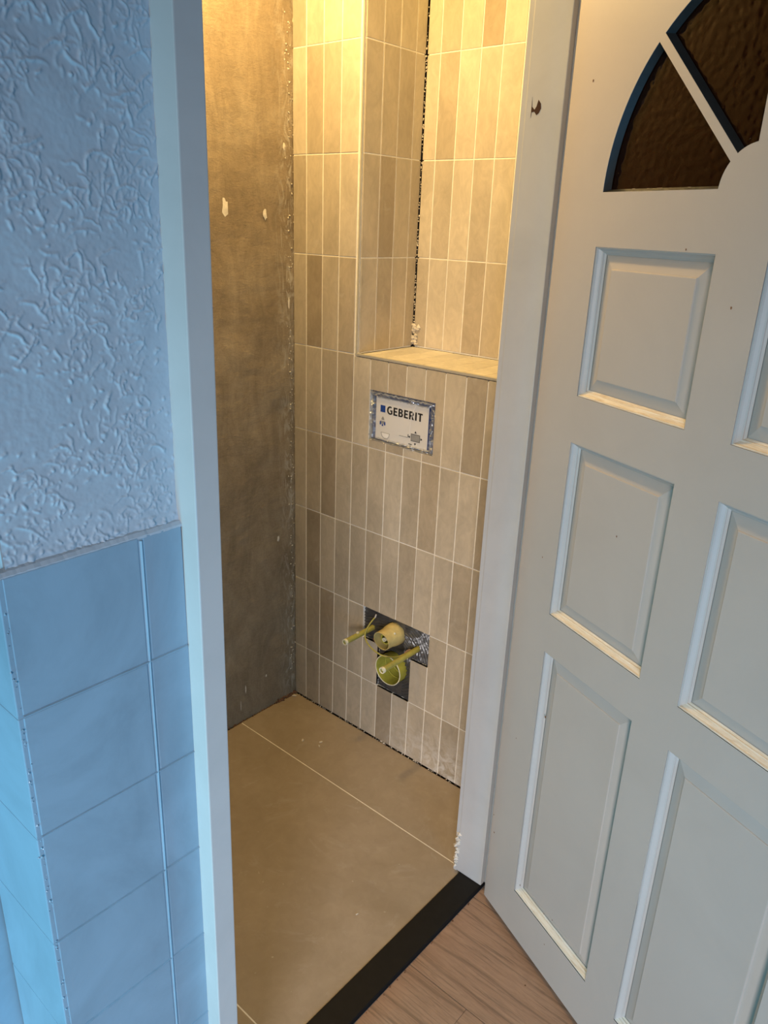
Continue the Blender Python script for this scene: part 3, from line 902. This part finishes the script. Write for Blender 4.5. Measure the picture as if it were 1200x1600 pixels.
# ------------------------------------------------------------------ plumbing opening
foil_m = NT('black_foil'); foil_m.set((.05, .05, .052), .32, 0, 1.0)
foil_m.bump(foil_m.noise(foil_m.coord(), 160, 3), .3, .001); foil_m = foil_m.m
fr = np.random.default_rng(3)
fx0, fx1, fz0, fz1 = -.5545, -.3040, .193, .4440
def foil_h(Y, Z):     # Y plays X here
    sh = (len(Z), len(Y))
    X_, Z_ = np.meshgrid(Y, Z)
    d = np.hypot(X_ + .43, Z_ - .33)
    wave = np.sin(d * 620 + smooth_noise(sh, (14, 14), fr) * 1.6) * .0030 * (X_ < -.46)
    left = np.sin((Z_ + .25 * X_) * 620 + smooth_noise(sh, (12, 20), fr)) * .0020 * (X_ > -.40)
    return wave + left + smooth_noise(sh, (6, 6), fr) * .0010 + smooth_noise(sh, (3, 3), fr) * .0004
foil = height_wall('black_foil', fx0, fx1, fz0, fz1, .0017, foil_h, lambda X_, Z_, H: np.stack([X_, -.0085 + H * .8, Z_], -1), foil_m)
# punch the parts that are behind tiles, the pipe openings
bm = bmesh.new(); bm.from_mesh(foil.data)
kill = []
for fc_ in bm.faces:
    c = fc_.calc_center_median()
    inside = (c.z > .3385) or (-.4920 < c.x < -.3655)
    if not inside or math.hypot(c.x + .425, c.z - .283) < .0495 or math.hypot(c.x + .425, c.z - .395) < .036: kill.append(fc_)
bmesh.ops.delete(bm, geom=kill, context='FACES'); bm.to_mesh(foil.data); bm.free()
tag(foil, 'creased black plastic foil lining the cut-out for the toilet pipes', 'foil', kind='stuff')

def tube(name, base, axis, L, r0, r1, mat, parent=None, seg=40, wall=.0022, solid_back=False, slant=0, rings=None):
    """Hollow open-ended pipe along axis; rings: list of (t, extra radius) for collars."""
    ax = Vector(axis).normalized(); u = ax.cross(Vector((0, 0, 1))).normalized(); w = u.cross(ax)
    prof = []
    outer = rings or [(0, r0), (1, r1)]
    prof = [(t, r) for t, r in outer] + [(1.0, outer[-1][1] - wall)] + [(.03, outer[0][1] - wall)]
    v = []; f = []
    for t, r in prof:
        for i in range(seg):
            a = 2 * math.pi * i / seg
            off = slant * math.sin(a) * (1 if t > .9 else 0)
            v.append(Vector(base) + ax * (t * L + off) + u * (r * math.cos(a)) + w * (r * math.sin(a)))
    for k in range(len(prof) - 1):
        for i in range(seg):
            j = (i + 1) % seg; f.append((k * seg + i, k * seg + j, (k + 1) * seg + j, (k + 1) * seg + i))
    n0 = len(prof) - 1
    f.append(tuple(n0 * seg + i for i in range(seg)))
    o = mesh_obj(name, v, f, mat, parent, True)
    bm = bmesh.new(); bm.from_mesh(o.data); bmesh.ops.recalc_face_normals(bm, faces=bm.faces[:])
    for e in bm.edges:
        if e.is_manifold and e.calc_face_angle(0) > .7: e.smooth = False
    bm.to_mesh(o.data); bm.free()
    return o
def olive(name, col, rough=.4):
    return simple(name, col, rough, scale=45, var=.18, bump=.2)
yg = olive('yellow_green_plastic', (.38, .36, .055)); gy = olive('ochre_plastic', (.52, .42, .17)); sleeve = olive('olive_sleeve', (.36, .33, .075), .45)
rimm = simple('pale_rim', (.74, .70, .52), .5, scale=50)

# drain: wide open socket low in the cut-out
dr = empty('drain_pipe', (-.4255, -.05, .282)); tag(dr, 'wide open yellow-green drain socket, lower of the two pipes in the tiled wall', 'pipe')
def PW_(o, e): o.parent = e; o.matrix_parent_inverse = Matrix.Translation(-Vector(e.location)); return o
PW_(tube('socket', (-.4255, -.07, .282), (0, 1, 0), .090, .046, .048, yg, rings=[(0, .040), (.3, .0405), (.34, .0465), (.97, .0475), (1, .0475)]), dr)
rg = MB()
def torus(cx, cy, cz, R, r, mat, name, n=48, m=8, axis='y'):
    v = []; f = []
    for i in range(n):
        a = 2 * math.pi * i / n
        for j in range(m):
            b = 2 * math.pi * j / m; rr = R + r * math.cos(b)
            v.append((cx + rr * math.cos(a), cy + r * math.sin(b), cz + rr * math.sin(a)))
    for i in range(n):
        for j in range(m):
            f.append((i * m + j, i * m + (j + 1) % m, ((i + 1) % n) * m + (j + 1) % m, ((i + 1) % n) * m + j))
    return mesh_obj(name, v, f, mat, None, True)
PW_(torus(-.4255, .020, .282, .0468, .0014, rimm, 'rim'), dr)
PW_(torus(-.4255, -.020, .282, .0425, .0020, yg, 'inner_ring'), dr)
PW_(torus(-.4255, -.045, .282, .0400, .0022, yg, 'inner_ring'), dr)

# supply: short capped stub with a bare rim and a plug inside
sp = empty('supply_pipe', (-.4255, -.04, .396)); tag(sp, 'short ochre water supply stub, upper of the two pipes in the tiled wall', 'pipe')
PW_(tube('stub', (-.4255, -.045, .395), (0, 1, .0), .100, .034, .030, gy, slant=.004, wall=.0020, rings=[(0, .0345), (.42, .0345), (.60, .0325), (.64, .0300), (1, .0290)]), sp)
PW_(tube('plug', (-.4255, .002, .395), (0, 1, 0), .036, .022, .020, yg, wall=.004, rings=[(0, .027), (.5, .0265), (.6, .017), (1, .0165)]), sp)
PW_(tube('plug_stem', (-.4255, .002, .395), (0, 1, 0), .042, .007, .006, rimm, wall=.002, seg=20), sp)
mb = MB()
for a in (0, 1, 2):
    mb.box(-.4255 - .0035 + .011 * (a - 1), -.4255 + .0035 + .011 * (a - 1), .005, .0225, .390 - .004 * a, .399 - .004 * a)
PW_(mb.build('plug_lug', yg, bevel=.001), sp)
bm = bmesh.new(); bmesh.ops.create_uvsphere(bm, u_segments=12, v_segments=8, radius=.0035); me = bpy.data.meshes.new('screw'); bm.to_mesh(me); bm.free()
me.materials.append(rimm); o = bpy.data.objects.new('screw', me); o.location = (-.447, .022, .416); COL.objects.link(o); PW_(o, sp)

# the two sleeved rods that will carry the toilet
def rod(x, L, label, knob):
    e = empty('mounting_rod', (x, -.02, .380)); tag(e, label, 'rod')
    PW_(tube('sleeve', (x, -.02, .380), (0, 1, 0), L + .02, .0082, .0082, sleeve, seg=24, wall=.0022), e)
    PW_(tube('collar', (x, L - .006, .380), (0, 1, 0), .0075, .0092, .0092, rimm, seg=24, wall=.003), e)
    PW_(tube('threaded_rod', (x, -.02, .380), (0, 1, 0), L + .012, .0045, .0045, simple('zinc', (.45, .42, .36), .35, .9), seg=16, wall=.0044), e)
    if knob:
        mb = MB(); mb.box(x - .003, x + .003, L * knob - .004, L * knob + .004, .387, .3915); PW_(mb.build('lug', rimm, bevel=.001), e)
    return e
rod(-.337, .114, 'left olive sleeved threaded rod sticking out beside the supply stub', .52)
rod(-.513, .151, 'right olive sleeved threaded rod sticking out in front of the drain socket', 0)

def wire(name, pts, r, mat, res=8):
    cu = bpy.data.curves.new(name, 'CURVE'); cu.dimensions = '3D'; cu.bevel_depth = r; cu.bevel_resolution = 3; cu.resolution_u = res
    sp_ = cu.splines.new('NURBS'); sp_.points.add(len(pts) - 1); sp_.order_u = 3; sp_.use_endpoint_u = True
    for i, p in enumerate(pts): sp_.points[i].co = (*p, 1)
    tmp = bpy.data.objects.new('tmp', cu); COL.objects.link(tmp)
    me = bpy.data.meshes.new_from_object(tmp.evaluated_get(bpy.context.evaluated_depsgraph_get())); bpy.data.objects.remove(tmp)
    me.materials.clear(); me.materials.append(mat); me.polygons.foreach_set('use_smooth', [True] * len(me.polygons))
    o = bpy.data.objects.new(name, me); COL.objects.link(o); return o
we = empty('earth_wire', (-.36, 0, .44)); tag(we, 'thin olive earth wire looping in front of the supply stub', 'wire')
WP = [(-.362, .012, .432), (-.360, .022, .425), (-.356, .040, .405), (-.360, .055, .385), (-.385, .068, .374), (-.420, .074, .366), (-.450, .068, .360), (-.475, .045, .358), (-.486, .018, .362), (-.492, .0, .368)]
PW_(wire('conductor', WP, .0022, sleeve), we)
PW_(wire('wire_tip', [(-.3635, .009, .441), (-.3625, .0115, .434), (-.362, .0125, .431)], .0026, simple('bare_copper', (.55, .50, .45), .4, .5)), we)
PW_(wire('wire_sheath', [(-.483, .014, .362), (-.489, .008, .371), (-.497, .006, .374), (-.501, .0, .364)], .0042, simple('pink_sheath', (.50, .34, .32), .5)), we)
PW_(wire('cut_lead', [(-.352, .004, .353), (-.362, .010, .347), (-.372, .006, .343)], .0025, simple('dark_lead', (.10, .04, .03), .5)), we)

# ------------------------------------------------------------------ crumbs
crumb(-.215, .165, .0045, 'pale plaster crumb on the floor tile, left one of the nearby pair', 1)
crumb(-.262, .133, .0042, 'pale plaster crumb on the floor tile, upper of the group nearest the tiled wall', 2)
crumb(-.272, .150, .0040, 'pale plaster crumb on the floor tile, right one of the nearby pair', 3)
crumb(-.02, .022, .0060, 'pale plaster crumb lying in the far corner of the toilet floor', 4)
crumb(-.775, .52, .0024, 'tiny pale crumb on the big floor tile close to the black threshold', 5)

# ------------------------------------------------------------------ ceiling and lamp of the toilet
mb = MB(); mb.box(.10, -.985, -.40, 1.253, CEIL, CEIL + .05)
tag(mb.build('ceiling', M['white']), 'white ceiling of the toilet', kind='structure')
LX, LY, LZ_ = -.34, .44, 2.40
lamp = empty('ceiling_lamp', (LX, LY, CEIL)); tag(lamp, 'small round ceiling lamp with a bare warm bulb above the toilet', 'lamp')
def cyl(name, r, z0, z1, mat, seg=32):
    v = [(LX + r * math.cos(2 * math.pi * i / seg), LY + r * math.sin(2 * math.pi * i / seg), z) for z in (z0, z1) for i in range(seg)]
    f = [(i, (i + 1) % seg, seg + (i + 1) % seg, seg + i) for i in range(seg)] + [tuple(range(seg))[::-1], tuple(range(seg, 2 * seg))]
    o = mesh_obj(name, v, f, mat); o.parent = lamp; o.matrix_parent_inverse = Matrix.Translation(-Vector(lamp.location)); return o
cyl('rose', .045, CEIL - .02, CEIL, M['white']); cyl('cord', .004, CEIL - .16, CEIL - .02, M['white']); cyl('holder', .018, CEIL - .195, CEIL - .16, M['white'])
bd = bpy.data.lights.new('bulb_light', 'POINT'); bd.energy = 32.0; bd.color = (1.0, .65, .235); bd.shadow_soft_size = .05
bl = bpy.data.objects.new('bulb_light', bd); bl.location = (LX, LY, CEIL - .25); COL.objects.link(bl)
